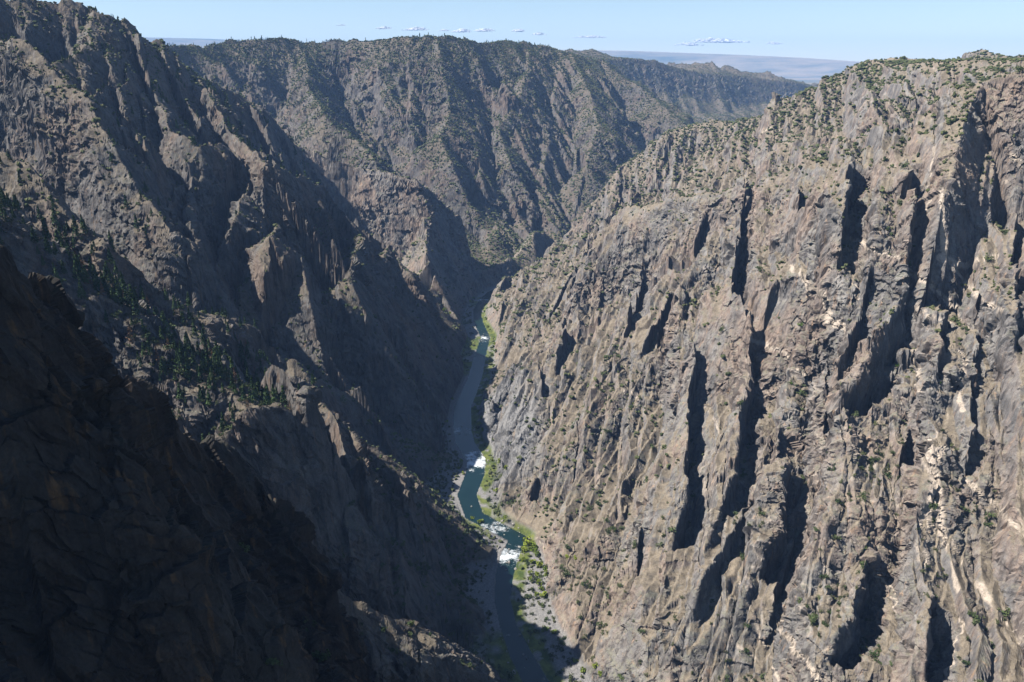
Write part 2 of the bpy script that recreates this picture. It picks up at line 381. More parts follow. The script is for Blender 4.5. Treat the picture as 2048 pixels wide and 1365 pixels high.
# normals of the macro surface
def grid_normals(X, Y, Z):
    ax, ay, az_ = [np.gradient(A, axis=0) for A in (X, Y, Z)]
    bx, by, bz = [np.gradient(A, axis=1) for A in (X, Y, Z)]
    nx = ay * bz - az_ * by; ny = az_ * bx - ax * bz; nz = ax * by - ay * bx
    l = np.sqrt(nx * nx + ny * ny + nz * nz) + 1e-9
    sg = np.sign(nz) / l
    return (nx * sg).astype(F), (ny * sg).astype(F), (nz * sg).astype(F)
NX, NY, NZ = grid_normals(X, Y, Z)

def blur(A, n, ax):
    P = np.cumsum(np.pad(A.astype(np.float64), [(n + 1, n) if k == ax else (0, 0) for k in (0, 1)], mode='edge'), axis=ax)
    m = A.shape[ax]; w = 2 * n + 1
    return ((P[w:w + m] - P[:m]) if ax == 0 else (P[:, w:w + m] - P[:, :m])) / w
SN = [blur(blur(blur(A, 4, 0), 7, 1), 7, 1) for A in (NX, NY, NZ)]
_l = np.sqrt(sum(A * A for A in SN)) + 1e-9; SN = [(A / _l).astype(F) for A in SN]
def facets(x, y, z, seed):
    """broken rock: every cell a tilted plane of its own"""
    bx = np.floor(x - .5); by = np.floor(y - .5); bz = np.floor(z - .5)
    best = np.full(x.shape, 9.0, F); out = np.zeros(x.shape, F)
    for i in (0, 1):
        for j in (0, 1):
            for k in (0, 1):
                cx = bx + i; cy = by + j; cz = bz + k
                h = ((cx.astype(np.int32) * 73856093) ^ (cy.astype(np.int32) * 19349663) ^ (cz.astype(np.int32) * 83492791) ^ (seed * 7919)) & 262143
                r1 = LATF[h]; r2 = LATF[(h * 5 + 1) & 262143]; r3 = LATF[(h * 7 + 2) & 262143]
                dx = x - cx - .5 - .42 * r1; dy = y - cy - .5 - .42 * r2; dz = z - cz - .5 - .42 * r3
                d = dx * dx + dy * dy + dz * dz
                m = d < best
                best = np.where(m, d, best)
                out = np.where(m, .5 * LATF[(h * 3 + 5) & 262143] + r2 * dx + r3 * dy + r1 * dz, out)
    return out
def detail(x, y, z, nx, ny, nz, e, r):
    flat = sstep(2, 30, e)                           # nothing on the river and its bars
    steep = sstep(0.95, 0.6, nz)
    rough = .34 + .85 * sstep(-.35, .35, fbm(x / 95, y / 95, z / 95 + 40, 3, .6))
    amp = flat * (0.3 + 0.7 * steep) * rough
    far = sstep(1500, 3500, r); near = sstep(900, 350, r)
    qx = x + 0.42 * z; qy = y + 0.3 * z              # beds lean down to the left
    w = 6 * fbm(x / 40, y / 40, z / 40, 2)
    D = facets((qx + w) / 30, (qy + w) / 30, z / 70, 1) * (5 + 6 * far)
    D += facets((qx + w) / 13, (qy - w) / 13, z / 30, 2) * 3.0
    D += fbm(qx / 24, qy / 24, z / 80, 3, 0.55, ridged=True) * 5
    D += facets(qx / 5.5, qy / 5.5, z / 12, 3) * 1.7
    D += fbm(qx / 6 + 9, qy / 6, z / 14, 3, 0.6, ridged=True) * 1.6
    D = D * amp * (1 + .7 * sstep(520, 380, r) * (x < 0))
    D = D + sstep(500, 400, r) * (x < 0) * (facets((x + .5 * z + w) / 55, (y + w) / 55, (z - .6 * y) / 60, 6) * 9)
    led = fbm(x / 60, y / 60, z / 16, 3, 0.6)
    x2 = x + nx * D; y2 = y + ny * D; z2 = z + nz * D * 0.8 + led * 1.2 * flat
    return x2.astype(F), y2.astype(F), z2.astype(F), (D / 8).astype(F)
X, Y, Z, DD = par(detail, NA, X, Y, Z, *SN, E, Rg)
NX, NY, NZ2 = grid_normals(X, Y, Z)

# ------------------------------------------------------------------ what covers the ground
def cover(x, y, z, mz, nz, e, s, r):
    n = fbm(x / 45, y / 45, z / 45, 4, .6); n2 = fbm(x / 12 + 7, y / 12, z / 12, 3, .6)
    up = sstep(.35, .8, nz)
    soil = sstep(.58, .78, mz + .10 * n + .10 * n2) * sstep(.3, .6, nz)
    talus = sstep(110, 60, e + 25 * n) * (s < 0) * sstep(960, 1020, y) * sstep(1330, 1260, y)
    scree = np.clip(talus * sstep(.25, .5, mz), 0, 1)
    flat = sstep(9, 3, z) * sstep(-3, 2, e)
    gr = flat * np.maximum(sstep(.05, .3, n - .1), (s < 0) * sstep(20 + 10 * n, 13 + 10 * n, e) * sstep(-.35, -.1, n2))
    scree = np.maximum(scree, flat * .9)
    return [a.astype(F) for a in (up, soil, scree, gr)]
UP, SOIL, SCREE, GRASS = [a.reshape(NA, NR) for a in par(lambda *a: tuple(cover(*a)), NA, X, Y, Z, NZ, NZ2, E, SD, Rg)]
VEIN = np.zeros((NA, NR), F)
# pale dykes on the sunny wall: pixel polylines dropped on the surface, half thickness in metres
VEINS = [
 ([(1962,168),(1925,212),(1940,262),(1950,300)],4,0),([(1925,212),(1965,252),(2000,300)],3.2,0),([(1968,172),(2010,190),(2048,215)],3,0),
 ([(1955,265),(1985,285),(2040,330)],3,0),([(1880,520),(1930,530),(1990,515)],4,0),([(1885,480),(1892,520),(1925,560),(1960,600),(2048,650)],3.2,0),
 ([(1820,545),(1860,575),(1905,615),(1935,660),(1960,700)],3,0),([(1560,530),(1600,545),(1640,590),(1655,640),(1700,665)],4.5,0),
 ([(1500,680),(1560,700),(1600,745),(1615,780)],2.4,0),([(1690,475),(1750,500),(1800,520)],2.6,0),([(1790,660),(1840,720),(1850,780)],4,0),
 ([(1540,1200),(1570,1260),(1600,1310),(1640,1370)],3,0),([(1460,1130),(1490,1200),(1530,1300),(1560,1360)],1.6,0),([(1440,1260),(1520,1330)],1.2,0),
 ([(1890,830),(1860,980),(1880,1060),(1905,1100)],5,0),([(1930,960),(1990,1010),(2048,1070)],3,0),([(1900,1080),(1960,1180),(2048,1290)],3.2,0),
 ([(1270,340),(1285,365),(1298,375)],3,0),([(1630,255),(1640,290)],3,0),([(1520,262),(1560,262)],3,0),([(1240,780),(1275,790),(1270,830)],2.2,0),
 ([(1385,800),(1420,820),(1440,870)],1.6,0),([(1690,810),(1720,830),(1755,850)],3,0),([(1830,610),(1890,650),(1920,640)],2.5,0),([(1870,300),(1850,420)],2,0),
 ([(1980,660),(2020,700),(2048,705)],2,0),([(1905,1120),(1915,1180)],3,0),([(1750,1150),(1790,1180),(1800,1230)],1.2,0),([(1700,560),(1720,600)],2,0),
 ([(1920,1230),(1900,1365)],2,0),([(1870,880),(1850,1000),(1845,1120)],6,0),([(1920,700),(1925,820)],3,0),([(1880,380),(1885,500)],3,0),
]
def paint_vein(x, y, z):
    v = np.zeros(x.shape, F)
    jx = 2.6 * fbm(x / 9, y / 9, z / 9, 3); jz = 2.6 * fbm(x / 9 + 9, y / 9, z / 9, 3)
    for P, w in VW:
        lo = P.min(0) - w * 4; hi = P.max(0) + w * 4
        m = (x > lo[0]) & (x < hi[0]) & (y > lo[1]) & (y < hi[1]) & (z > lo[2]) & (z < hi[2])
        if not m.any(): continue
        p = np.stack([x[m] + jx[m], y[m], z[m] + jz[m]], 1); best = np.full(len(p), 1e9)
        for a, b in zip(P[:-1], P[1:]):
            ab = b - a; u = np.clip(((p - a) @ ab) / (ab @ ab), 0, 1)
            q = p - a - u[:, None] * ab; best = np.minimum(best, np.sqrt((q * q).sum(1)))
        v[m] = np.maximum(v[m], sstep(w * 1.15, w * .75, best))
    return v
ELF = (Z - CAMZ) / np.hypot(X, Y)
def raycast2(px, py):
    v = np.array([(px - 1024) / FPX, CP + (682.5 - py) / FPX * SP, -SP + (682.5 - py) / FPX * CP])
    a = math.atan2(v[0], v[1]); e = v[2] / math.hypot(v[0], v[1]); j = int(np.clip(np.searchsorted(az, a), 1, NA - 1))
    k = int(np.argmax(ELF[j] >= e)); return np.array([X[j, k], Y[j, k], Z[j, k]])
VW = []; pr0 = np.random.RandomState(5)
for g, w, _ in VEINS:
    P = []
    for (a, b), (c, d) in zip(g[:-1], g[1:]):
        for k in range(7): P.append(raycast2(a + (c - a) * k / 7 + pr0.normal() * 2, b + (d - b) * k / 7 + pr0.normal() * 2))
    P.append(raycast2(*g[-1])); P = np.array(P)
    ok = [P[0]]
    for p in P[1:]:
        if np.linalg.norm(p - ok[-1]) < 90: ok.append(p)
    if len(ok) > 1: VW.append((np.array(ok), w))
VEIN = par(paint_vein, NA, X, Y, Z)
# thin quartz threads everywhere on the sunny wall
th = par(lambda x, y, z: sstep(.035, .0, np.abs(fbm((x + z * .5) / 60, (y - z * .3) / 60, z / 45, 4, .6))) * sstep(-.1, .3, fbm(x / 110, y / 110, z / 110 + 4, 2)), NA, X, Y, Z)
VEIN = np.maximum(VEIN, th * .55 * (SD < 0) * sstep(2300, 1500, Y)).astype(F)

# ------------------------------------------------------------------ materials
def mat(name, build):
    m = bpy.data.materials.new(name); m.use_nodes = True
    nt = m.node_tree; b = nt.nodes['Principled BSDF']; b.inputs['Roughness'].default_value = .9
    b.inputs['Specular IOR Level'].default_value = .2
    build(nt, b); return m
def nd(nt, t, **kw):
    n = nt.nodes.new(t)
    for k, v in kw.items():
        if k in n.inputs.keys() if hasattr(n.inputs, 'keys') else False: n.inputs[k].default_value = v
        else: setattr(n, k, v)
    return n
def rock(nt, b):
    ln = nt.links.new
    geo = nd(nt, 'ShaderNodeNewGeometry'); pos = geo.outputs['Position']
    def noise(scale, detail=6, rough=.6, sx=(1, 1, 1), dist=0, off=0):
        mp = nd(nt, 'ShaderNodeMapping'); mp.inputs['Scale'].default_value = [c * scale for c in sx]; mp.inputs['Location'].default_value = (off, off * 2, off * 3)
        ln(pos, mp.inputs['Vector'])
        n = nd(nt, 'ShaderNodeTexNoise'); n.inputs['Scale'].default_value = 1; n.inputs['Detail'].default_value = detail
        n.inputs['Roughness'].default_value = rough; n.inputs['Distortion'].default_value = dist
        ln(mp.outputs[0], n.inputs['Vector']); return n.outputs['Fac']
    def ramp(fac, *st):
        r = nd(nt, 'ShaderNodeValToRGB'); ln(fac, r.inputs[0]); e = r.color_ramp.elements
        while len(e) < len(st): e.new(.5)
        for k, (p, c) in enumerate(st): e[k].position = p; e[k].color = (*c, 1) if len(c) == 3 else c
        return r.outputs['Color']
    def mix(f, a, c, mode='MIX'):
        m = nd(nt, 'ShaderNodeMix'); m.data_type = 'RGBA'; m.blend_type = mode
        if isinstance(f, float): m.inputs[0].default_value = f
        else: ln(f, m.inputs[0])
        for q, v in ((6, a), (7, c)):
            if isinstance(v, tuple): m.inputs[q].default_value = (*v, 1)
            else: ln(v, m.inputs[q])
        return m.outputs[2]
    def math_(op, a, c=None, clamp=False):
        m = nd(nt, 'ShaderNodeMath'); m.operation = op; m.use_clamp = clamp
        for q, v in ((0, a), (1, c)):
            if v is None: continue
            if isinstance(v, (int, float)): m.inputs[q].default_value = v
            else: ln(v, m.inputs[q])
        return m.outputs[0]
    def attr(n):
        a = nd(nt, 'ShaderNodeAttribute'); a.attribute_name = n; return a.outputs['Fac']
    k = ROCKK
    grey = ramp(noise(.035, 10, .68), (.28, (.080 * k, .078 * k, .080 * k)), (.5, (.160 * k, .149 * k, .140 * k)), (.72, (.27 * k, .250 * k, .228 * k)))
    pink = ramp(noise(.05, 10, .7, off=5), (.3, (.125 * k, .095 * k, .08 * k)), (.7, (.29 * k, .225 * k, .18 * k)))
    c = mix(ramp(noise(.012, 6, .7, (1, 1, .5), off=9), (.46, (0, 0, 0)), (.60, (1, 1, 1))), grey, pink)
    # lichen on the upward faces, olive grey
    lich = math_('MULTIPLY', ramp(noise(.09, 8, .7, off=3), (.42, (0, 0, 0)), (.58, (.75, .75, .75))), attr('up'))
    c = mix(lich, c, (.165 * k, .16 * k, .115 * k))
    # dark streaks down the faces
    st = ramp(noise(.16, 6, .6, (1, 1, .12), off=7), (.50, (0, 0, 0)), (.66, (.75, .75, .75)))
    c = mix(st, c, (.055 * k, .048 * k, .046 * k))
    st2 = ramp(noise(.2, 5, .6, (1, 1, .1), off=17), (.58, (0, 0, 0)), (.70, (.7, .7, .7)))
    c = mix(st2, c, (.30 * k, .20 * k, .13 * k) if k > .5 else (.62 * k, .36 * k, .16 * k))
    # pale veins
    vn = math_('MULTIPLY', attr('vein'), ramp(noise(.25, 6, .7, off=2), (.34, (.55, .55, .55)), (.44, (1, 1, 1))))
    c = mix(vn, c, (.40 * k, .335 * k, .27 * k))
    # soil and scree
    so = attr('soil')
    soil = ramp(noise(.12, 8, .7, off=11), (.35, (.12 * k, .10 * k, .075 * k)), (.65, (.23 * k, .19 * k, .14 * k)))
    c = mix(so, c, soil)
    sc = ramp(noise(.5, 5, .8, off=13), (.3, (.10 * k, .10 * k, .10 * k)), (.7, (.27 * k, .26 * k, .25 * k)))
    c = mix(attr('scree'), c, sc)
    gr = ramp(noise(.06, 6, .7, off=21), (.4, (.05, .075, .02)), (.6, (.14, .155, .04)))
    c = mix(attr('grass'), c, gr)
    fine = ramp(noise(.9, 6, .75, off=4), (.25, (.5, .5, .5)), (.75, (1.5, 1.5, 1.5)))
    c = mix(.8, c, fine, 'MULTIPLY')
    ln(c, b.inputs['Base Color'])
    # bump: fractures and grit
    bp = None
    for sc_, det, dist, sx in ((.10, 8, 2.2, (1, 1, .5)), (.5, 8, .6, (1, 1, .6))):
        h = noise(sc_, det, .68, sx, off=sc_ * 31)
        bn = nd(nt, 'ShaderNodeBump'); bn.inputs['Strength'].default_value = .8; bn.inputs['Distance'].default_value = dist
        ln(h, bn.inputs['Height'])
        if bp is not None: ln(bp, bn.inputs['Normal'])
        bp = bn.outputs['Normal']
    ln(bp, b.inputs['Normal'])
M_rock = mat('rock', rock)
ROCKK *= .20  # dark varnished rock, with the near cliff's shade also put into the colour
M_near_shade = mat('near_rock_shade_painted', rock)
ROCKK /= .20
ROCKK *= .64  # same rock, darker for the left side and mountains: shade painted into colour
M_left_shade = mat('left_rock_shade_painted', rock)
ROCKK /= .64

def grid_mesh(name, X, Y, Z, keep, mats, attrs=None):
    na, nr = X.shape
    idx = np.arange(na * nr, dtype=np.int32).reshape(na, nr)
    a = idx[:-1, :-1][keep]; b = idx[1:, :-1][keep]; c = idx[1:, 1:][keep]; d = idx[:-1, 1:][keep]
    f = np.stack([a, d, c, b], 1)
    used = np.zeros(na * nr, bool); used[f.ravel()] = True
    remap = np.cumsum(used, dtype=np.int32) - 1
    f = remap[f]; co = np.stack([X.ravel()[used], Y.ravel()[used], Z.ravel()[used]], 1).astype(F)
    me = bpy.data.meshes.new(name)
    me.vertices.add(len(co)); me.vertices.foreach_set('co', co.ravel())
    me.loops.add(f.size); me.loops.foreach_set('vertex_index', f.ravel())
    me.polygons.add(len(f)); me.polygons.foreach_set('loop_start', np.arange(0, f.size, 4, dtype=np.int32))
    me.update(calc_edges=True); me.shade_flat()
    for k, v in (attrs or {}).items():
        at = me.attributes.new(k, 'FLOAT', 'POINT'); at.data.foreach_set('value', v.ravel()[used].astype(F))
    for m in mats: me.materials.append(m)
    o = bpy.data.objects.new(name, me); COL.objects.link(o)
    return o

# the ground, cut into its named landforms
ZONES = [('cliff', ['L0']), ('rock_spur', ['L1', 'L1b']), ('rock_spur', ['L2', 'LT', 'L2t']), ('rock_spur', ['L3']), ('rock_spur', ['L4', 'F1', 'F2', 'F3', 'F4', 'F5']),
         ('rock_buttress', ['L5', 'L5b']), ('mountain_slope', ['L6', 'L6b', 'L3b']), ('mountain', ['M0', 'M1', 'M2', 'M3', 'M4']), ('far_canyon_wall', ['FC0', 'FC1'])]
zid = np.zeros(len(RIDGES) + 1, int); names = [R['n'] for R in RIDGES]
for k, (_, L) in enumerate(ZONES):
    for n in L: zid[names.index(n) + 1] = k + 2
ZI = zid[RI.astype(int)]
ZI[(ZI == 0) & (SD < 0)] = 1                        # canyon wall on the sunny side
for n in ('R1', 'R0', 'Rw', 'Rb'): ZI[RI.astype(int) == names.index(n) + 1] = 1
ZI[(E < 70) & (Z < 7)] = 99
ZF = ZI[:-1, :-1]
ATT = dict(up=UP, soil=SOIL, scree=SCREE, grass=GRASS, vein=VEIN)
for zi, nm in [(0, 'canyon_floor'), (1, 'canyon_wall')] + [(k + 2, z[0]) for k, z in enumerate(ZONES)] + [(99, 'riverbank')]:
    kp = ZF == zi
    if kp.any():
        o = grid_mesh(nm, X, Y, Z, kp, [M_rock if zi in (1, 99, 7) else M_near_shade if zi == 2 else M_left_shade], ATT); o['kind'] = 'structure'

# ------------------------------------------------------------------ river
def simple(name, col, rough=.9, spec=.2):
    m = bpy.data.materials.new(name); m.use_nodes = True; b = m.node_tree.nodes['Principled BSDF']
    b.inputs['Base Color'].default_value = (*col, 1); b.inputs['Roughness'].default_value = rough; b.inputs['Specular IOR Level'].default_value = spec
    return m
def water(nt, b):
    ln = nt.links.new
    geo = nd(nt, 'ShaderNodeNewGeometry')
    b.inputs['Roughness'].default_value = .12; b.inputs['Specular IOR Level'].default_value = .4
    a = nd(nt, 'ShaderNodeAttribute'); a.attribute_name = 'rapid'
    n = nd(nt, 'ShaderNodeTexNoise'); n.inputs['Scale'].default_value = .26; n.inputs['Detail'].default_value = 9; n.inputs['Roughness'].default_value = .8; n.inputs['Distortion'].default_value = .8
    ln(geo.outputs['Position'], n.inputs['Vector'])
    m = nd(nt, 'ShaderNodeMath'); m.operation = 'ADD'; ln(a.outputs['Fac'], m.inputs[0]); ln(n.outputs['Fac'], m.inputs[1])
    r = nd(nt, 'ShaderNodeValToRGB'); ln(m.outputs[0], r.inputs[0]); r.color_ramp.elements[0].position = .76; r.color_ramp.elements[1].position = 1.0
    n2 = nd(nt, 'ShaderNodeTexNoise'); n2.inputs['Scale'].default_value = .03; ln(geo.outputs['Position'], n2.inputs['Vector'])
    r2 = nd(nt, 'ShaderNodeValToRGB'); ln(n2.outputs['Fac'], r2.inputs[0]); r2.color_ramp.elements[0].color = (.003, .013, .013, 1); r2.color_ramp.elements[1].color = (.007, .024, .020, 1)
    x = nd(nt, 'ShaderNodeMix'); x.data_type = 'RGBA'; ln(r.outputs[0], x.inputs[0]); ln(r2.outputs[0], x.inputs[6]); x.inputs[7].default_value = (.8, .84, .86, 1)
    ln(x.outputs[2], b.inputs['Base Color'])
    q = nd(nt, 'ShaderNodeMath'); q.operation = 'MULTIPLY_ADD'; ln(r.outputs[0], q.inputs[0]); q.inputs[1].default_value = .7; q.inputs[2].default_value = .12; ln(q.outputs[0], b.inputs['Roughness'])
    n3 = nd(nt, 'ShaderNodeTexNoise'); n3.inputs['Scale'].default_value = .5; n3.inputs['Detail'].default_value = 4; ln(geo.outputs['Position'], n3.inputs['Vector'])
    bn = nd(nt, 'ShaderNodeBump'); bn.inputs['Strength'].default_value = .5; bn.inputs['Distance'].default_value = .5; ln(n3.outputs['Fac'], bn.inputs['Height']); ln(bn.outputs[0], b.inputs['Normal'])
M_water = mat('water', water)
tt = np.arange(0, RVT[-1], 3.0); cx = np.interp(tt, RVT, RV[:, 0]); cy = np.interp(tt, RVT, RV[:, 1]); cw = np.interp(tt, RVT, RV[:, 2]) + 9
K9 = np.ones(9) / 9
for _ in range(2): cx[4:-4] = np.convolve(cx, K9, 'valid'); cy[4:-4] = np.convolve(cy, K9, 'valid')
tx = np.gradient(cx); ty = np.gradient(cy); tl = np.hypot(tx, ty); tx /= tl; ty /= tl
oo = np.linspace(-1, 1, 17)
RX = cx[:, None] - ty[:, None] * oo * cw[:, None]; RY = cy[:, None] + tx[:, None] * oo * cw[:, None]
rapid = np.zeros(len(tt))
RAP = [(950,930,40,.56),(1022,1106,26,.46),(990,1056,24,.40),(925,866,16,.44),(968,690,36,.42),(984,596,22,.42),(956,722,18,.25),(1060,1350,12,.2),(1008,1150,14,.12),(930,900,20,.16)]
for px, py, L, a in RAP: rapid = np.maximum(rapid, a * np.exp(-((tt - river_t(px, py)) / L) ** 2))
RP = np.repeat(rapid[:, None], 17, 1)
RP = RP * (.75 + .9 * fbm(RX / 10, RY / 10, RX * 0 + 1, 4, .6)) * (1 - .25 * np.abs(oo)[None] ** 2)
RZ = (.35 * fbm(RX / 4, RY / 4, RX * 0, 3) * (.15 + 2.2 * RP)).astype(F)
riv = grid_mesh('river', RX, RY, RZ, np.ones((len(tt) - 1, 16), bool), [M_water], dict(rapid=RP)); riv['kind'] = 'structure'
riv.data.shade_smooth()

# ------------------------------------------------------------------ far plain and table mountain
def far_ramp(nt, b):
    ln = nt.links.new
    geo = nd(nt, 'ShaderNodeNewGeometry'); mp = nd(nt, 'ShaderNodeMapping'); mp.inputs['Scale'].default_value = (.00035, .0012, .002); ln(geo.outputs['Position'], mp.inputs[0])
    n = nd(nt, 'ShaderNodeTexNoise'); n.inputs['Scale'].default_value = 1; n.inputs['Detail'].default_value = 8; n.inputs['Roughness'].default_value = .7; ln(mp.outputs[0], n.inputs['Vector'])
    r = nd(nt, 'ShaderNodeValToRGB'); ln(n.outputs['Fac'], r.inputs[0]); e = r.color_ramp.elements
    e[0].position = .36; e[0].color = (.05, .08, .07, 1); e[1].position = .66; e[1].color = (.34, .27, .19, 1)
    ln(r.outputs[0], b.inputs['Base Color'])
M_far = mat('far_ground', far_ramp)
fa = np.linspace(rad(-50), rad(50), 260); fr_ = np.linspace(7200, 22500, 90)
A2, R2 = np.meshgrid(fa, fr_, indexing='ij'); FX = (np.sin(A2) * R2).astype(F); FY = (np.cos(A2) * R2).astype(F)
FZ = 330 + 25 * fbm(FX / 2500, FY / 2500, FX * 0, 4)
o = grid_mesh('plain', FX, FY, FZ, np.ones((259, 89), bool), [M_far]); o['kind'] = 'structure'
fpx = 1024 + np.tan(fa) * FPX / CP
sky_y = np.interp(fpx, [-200, 340, 420, 1100, 1250, 1480, 1600, 1720, 1900, 2300], [84, 87, 88, 104, 106, 114, 119, 126, 133, 135])
top = CAMZ + (135 - sky_y) / FPX * 22500
A3, R3 = np.meshgrid(fa, np.linspace(19500, 23200, 24), indexing='ij')
MX = (np.sin(A3) * R3).astype(F); MY = (np.cos(A3) * R3).astype(F)
f = sstep(0, 1, (R3 - 19500) / 2800) ** 1.3
MZ = (325 + (top[:, None] - 325) * f + 60 * fbm(MX / 900, MY / 2400, MX * 0 + 3, 4) * np.sin(np.pi * np.clip(f, 0, 1))).astype(F)
o = grid_mesh('table_mountain', MX, MY, MZ, np.ones((259, 23), bool), [M_far]); o['kind'] = 'structure'

# ------------------------------------------------------------------ plants
def height_at(x, y):
    a = math.atan2(x, y); r = math.hypot(x, y); j = int(np.clip(np.searchsorted(az, a), 1, NA - 1))
    k = int(np.clip(np.searchsorted(Rg[j], r), 1, NR - 1)); return j, k
def icos():
    g = (1 + 5 ** .5) / 2
    v = np.array([(-1, g, 0), (1, g, 0), (-1, -g, 0), (1, -g, 0), (0, -1, g), (0, 1, g), (0, -1, -g), (0, 1, -g), (g, 0, -1), (g, 0, 1), (-g, 0, -1), (-g, 0, 1)], float)
    v /= np.linalg.norm(v[0])
    f = np.array([(0, 11, 5), (0, 5, 1), (0, 1, 7), (0, 7, 10), (0, 10, 11), (1, 5, 9), (5, 11, 4), (11, 10, 2), (10, 7, 6), (7, 1, 8), (3, 9, 4), (3, 4, 2), (3, 2, 6), (3, 6, 8), (3, 8, 9), (4, 9, 5), (2, 4, 11), (6, 2, 10), (8, 6, 7), (9, 8, 1)])
    return v, f
IV, IF = icos()
pr = np.random.RandomState(11)
def leaf_cloud(n, shape, size, seed, tri=False):
    """n small leaf clumps spread through a crown; shape(u) gives positions"""
    r = np.random.RandomState(seed); P = shape(r, n)
    d = r.normal(size=(n, 3)); d /= np.linalg.norm(d, axis=1)[:, None]
    e = r.normal(size=(n, 3)); e -= (e * d).sum(1)[:, None] * d; e /= np.linalg.norm(e, axis=1)[:, None]
    s = size * r.uniform(.6, 1.4, (n, 1))
    V = np.stack([P + d * s, P + e * s * .9, P - d * s * .8, P - e * s * .9], 1).reshape(-1, 3)
    Fc = np.arange(n * 4).reshape(n, 4)
    return V, np.concatenate([Fc[:, [0, 1, 2]], Fc[:, [0, 2, 3]]])
def lump(seed, j=.35):
    r = np.random.RandomState(seed); v = IV * (1 + j * r.uniform(-1, 1, (12, 1))); return v, IF
def shrub_far(seed):
    v, f = lump(seed); v = v * (1, 1, .8); v[:, 2] += .55; return v, f
def shrub_mid(seed):
    r = np.random.RandomState(seed); V, Fs, o = [], [], 0
    for k in range(4):
        v, f = lump(seed * 9 + k, .45); s = r.uniform(.4, .65); v = v * s + (r.uniform(-.5, .5), r.uniform(-.5, .5), r.uniform(.3, .9)); V.append(v); Fs.append(f + o); o += 12
    return np.concatenate(V), np.concatenate(Fs)
def ball(r, n):
    c = r.normal(size=(7, 3)) * (.45, .45, .3) + (0, 0, .75)
    p = r.normal(size=(n, 3)); p /= np.linalg.norm(p, axis=1)[:, None]
    return c[r.randint(0, 7, n)] + p * r.uniform(.25, .5, (n, 1))
def shrub_near(seed): return leaf_cloud(150, ball, .17, seed)
def cone(r, n):
    h = r.uniform(.12, 1, n) ** .9; tier = np.abs(((h * 7) % 1) - .5) * .5 + .75
    rr = (1.02 - h) * .26 * tier * r.uniform(.35, 1.05, n) ** .6; a = r.uniform(0, 6.283, n)
    rr *= 1 + .25 * np.sin(a * 2 + h * 9)
    return np.stack([np.cos(a) * rr, np.sin(a) * rr, h - rr * .25], 1)
def conifer_crown(seed): return leaf_cloud(330, cone, .045, seed)
def conifer_far(seed): return leaf_cloud(60, cone, .085, seed)
def mesh_of(name, V, Fc, m):
    me = bpy.data.meshes.new(name); V = np.asarray(V, F); Fc = np.asarray(Fc, np.int32)
    me.vertices.add(len(V)); me.vertices.foreach_set('co', V.ravel()); me.loops.add(Fc.size); me.loops.foreach_set('vertex_index', Fc.ravel())
    me.polygons.add(len(Fc)); me.polygons.foreach_set('loop_start', np.arange(0, Fc.size, 3, dtype=np.int32)); me.update(calc_edges=True); me.shade_flat()
    me.materials.append(m); return me
def leaf(name, lo, hi, per_object=False):
    def f(nt, b):
        ln = nt.links.new
        if per_object:
            oi = nd(nt, 'ShaderNodeObjectInfo'); src = oi.outputs['Random']
        else:
            at = nd(nt, 'ShaderNodeAttribute'); at.attribute_name = 'tint'; src = at.outputs['Fac']
        geo = nd(nt, 'ShaderNodeNewGeometry'); n = nd(nt, 'ShaderNodeTexNoise'); n.inputs['Scale'].default_value = .8; ln(geo.outputs['Position'], n.inputs['Vector'])
        m_ = nd(nt, 'ShaderNodeMath'); m_.operation = 'MULTIPLY_ADD'; ln(n.outputs['Fac'], m_.inputs[0]); m_.inputs[1].default_value = .5; 
        m2 = nd(nt, 'ShaderNodeMath'); m2.operation = 'MULTIPLY'; ln(src, m2.inputs[0]); m2.inputs[1].default_value = .6; ln(m2.outputs[0], m_.inputs[2])
        r = nd(nt, 'ShaderNodeValToRGB'); ln(m_.outputs[0], r.inputs[0]); e = r.color_ramp.elements
        e[0].position = .2; e[0].color = (*lo, 1); e[1].position = .85; e[1].color = (*hi, 1)
        ln(r.outputs[0], b.inputs['Base Color']); b.inputs['Roughness'].default_value = .85
        b.inputs['Specular IOR Level'].default_value = .15
    return mat(name, f)
M_shrub = leaf('shrub_leaf', (.030, .045, .018), (.115, .125, .055)); M_shrub1 = leaf('shrub_leaf_single', (.030, .050, .018), (.10, .125, .05), True)
M_con = leaf('conifer_leaf', (.02, .042, .018), (.065, .10, .038)); M_con1 = leaf('conifer_leaf_single', (.02, .045, .018), (.07, .11, .04), True)
M_cot = leaf('cottonwood_leaf', (.08, .13, .015), (.24, .29, .035), True); M_dead = leaf('dead_leaf', (.12, .07, .04), (.2, .13, .08), True)
M_bark = simple('bark', (.11, .085, .065))

# where plants grow: one candidate per grid vertex, chance by ground area and cover
dA = np.abs(np.gradient(Rg, axis=1)) * Rg * np.abs(np.gradient(az))[:, None]
LTI = names.index('LT') + 1
def plant_chance(x, y, z, mz, nz, e, s, r, ri):
    n = fbm(x / 90, y / 90, z / 90 + 3, 4, .6); n2 = fbm(x / 22, y / 22, z / 22 + 8, 2)
    slope = sstep(.40, .70, mz + .12 * n2) * sstep(.15, .5, nz)
    far = sstep(1700, 2600, y)
    rim = sstep(480, 540, z)
    c = slope * np.clip(.30 + 1.1 * n + .6 * n2 + .38 * far + .5 * rim + .22 * (s > 0) + .36 * (s < 0) * sstep(280, 400, z), 0, 1.3)
    c = c + slope * 1.1 * (ri == LTI) + sstep(.3, .55, mz) * .8 * (s > 0) * (e < 190) * (y > 600) * (y < 1150) * (z < 130)
    c = c * (e > 22)
    bankg = (e > 8) * (e < 70) * (z < 45) * sstep(.75, .95, mz) * np.clip(.6 + n, 0, 1)
    return np.maximum(c, bankg * .8).astype(F)
PC = par(plant_chance, NA, X, Y, Z, NZ, NZ2, E, SD, Rg, RI)
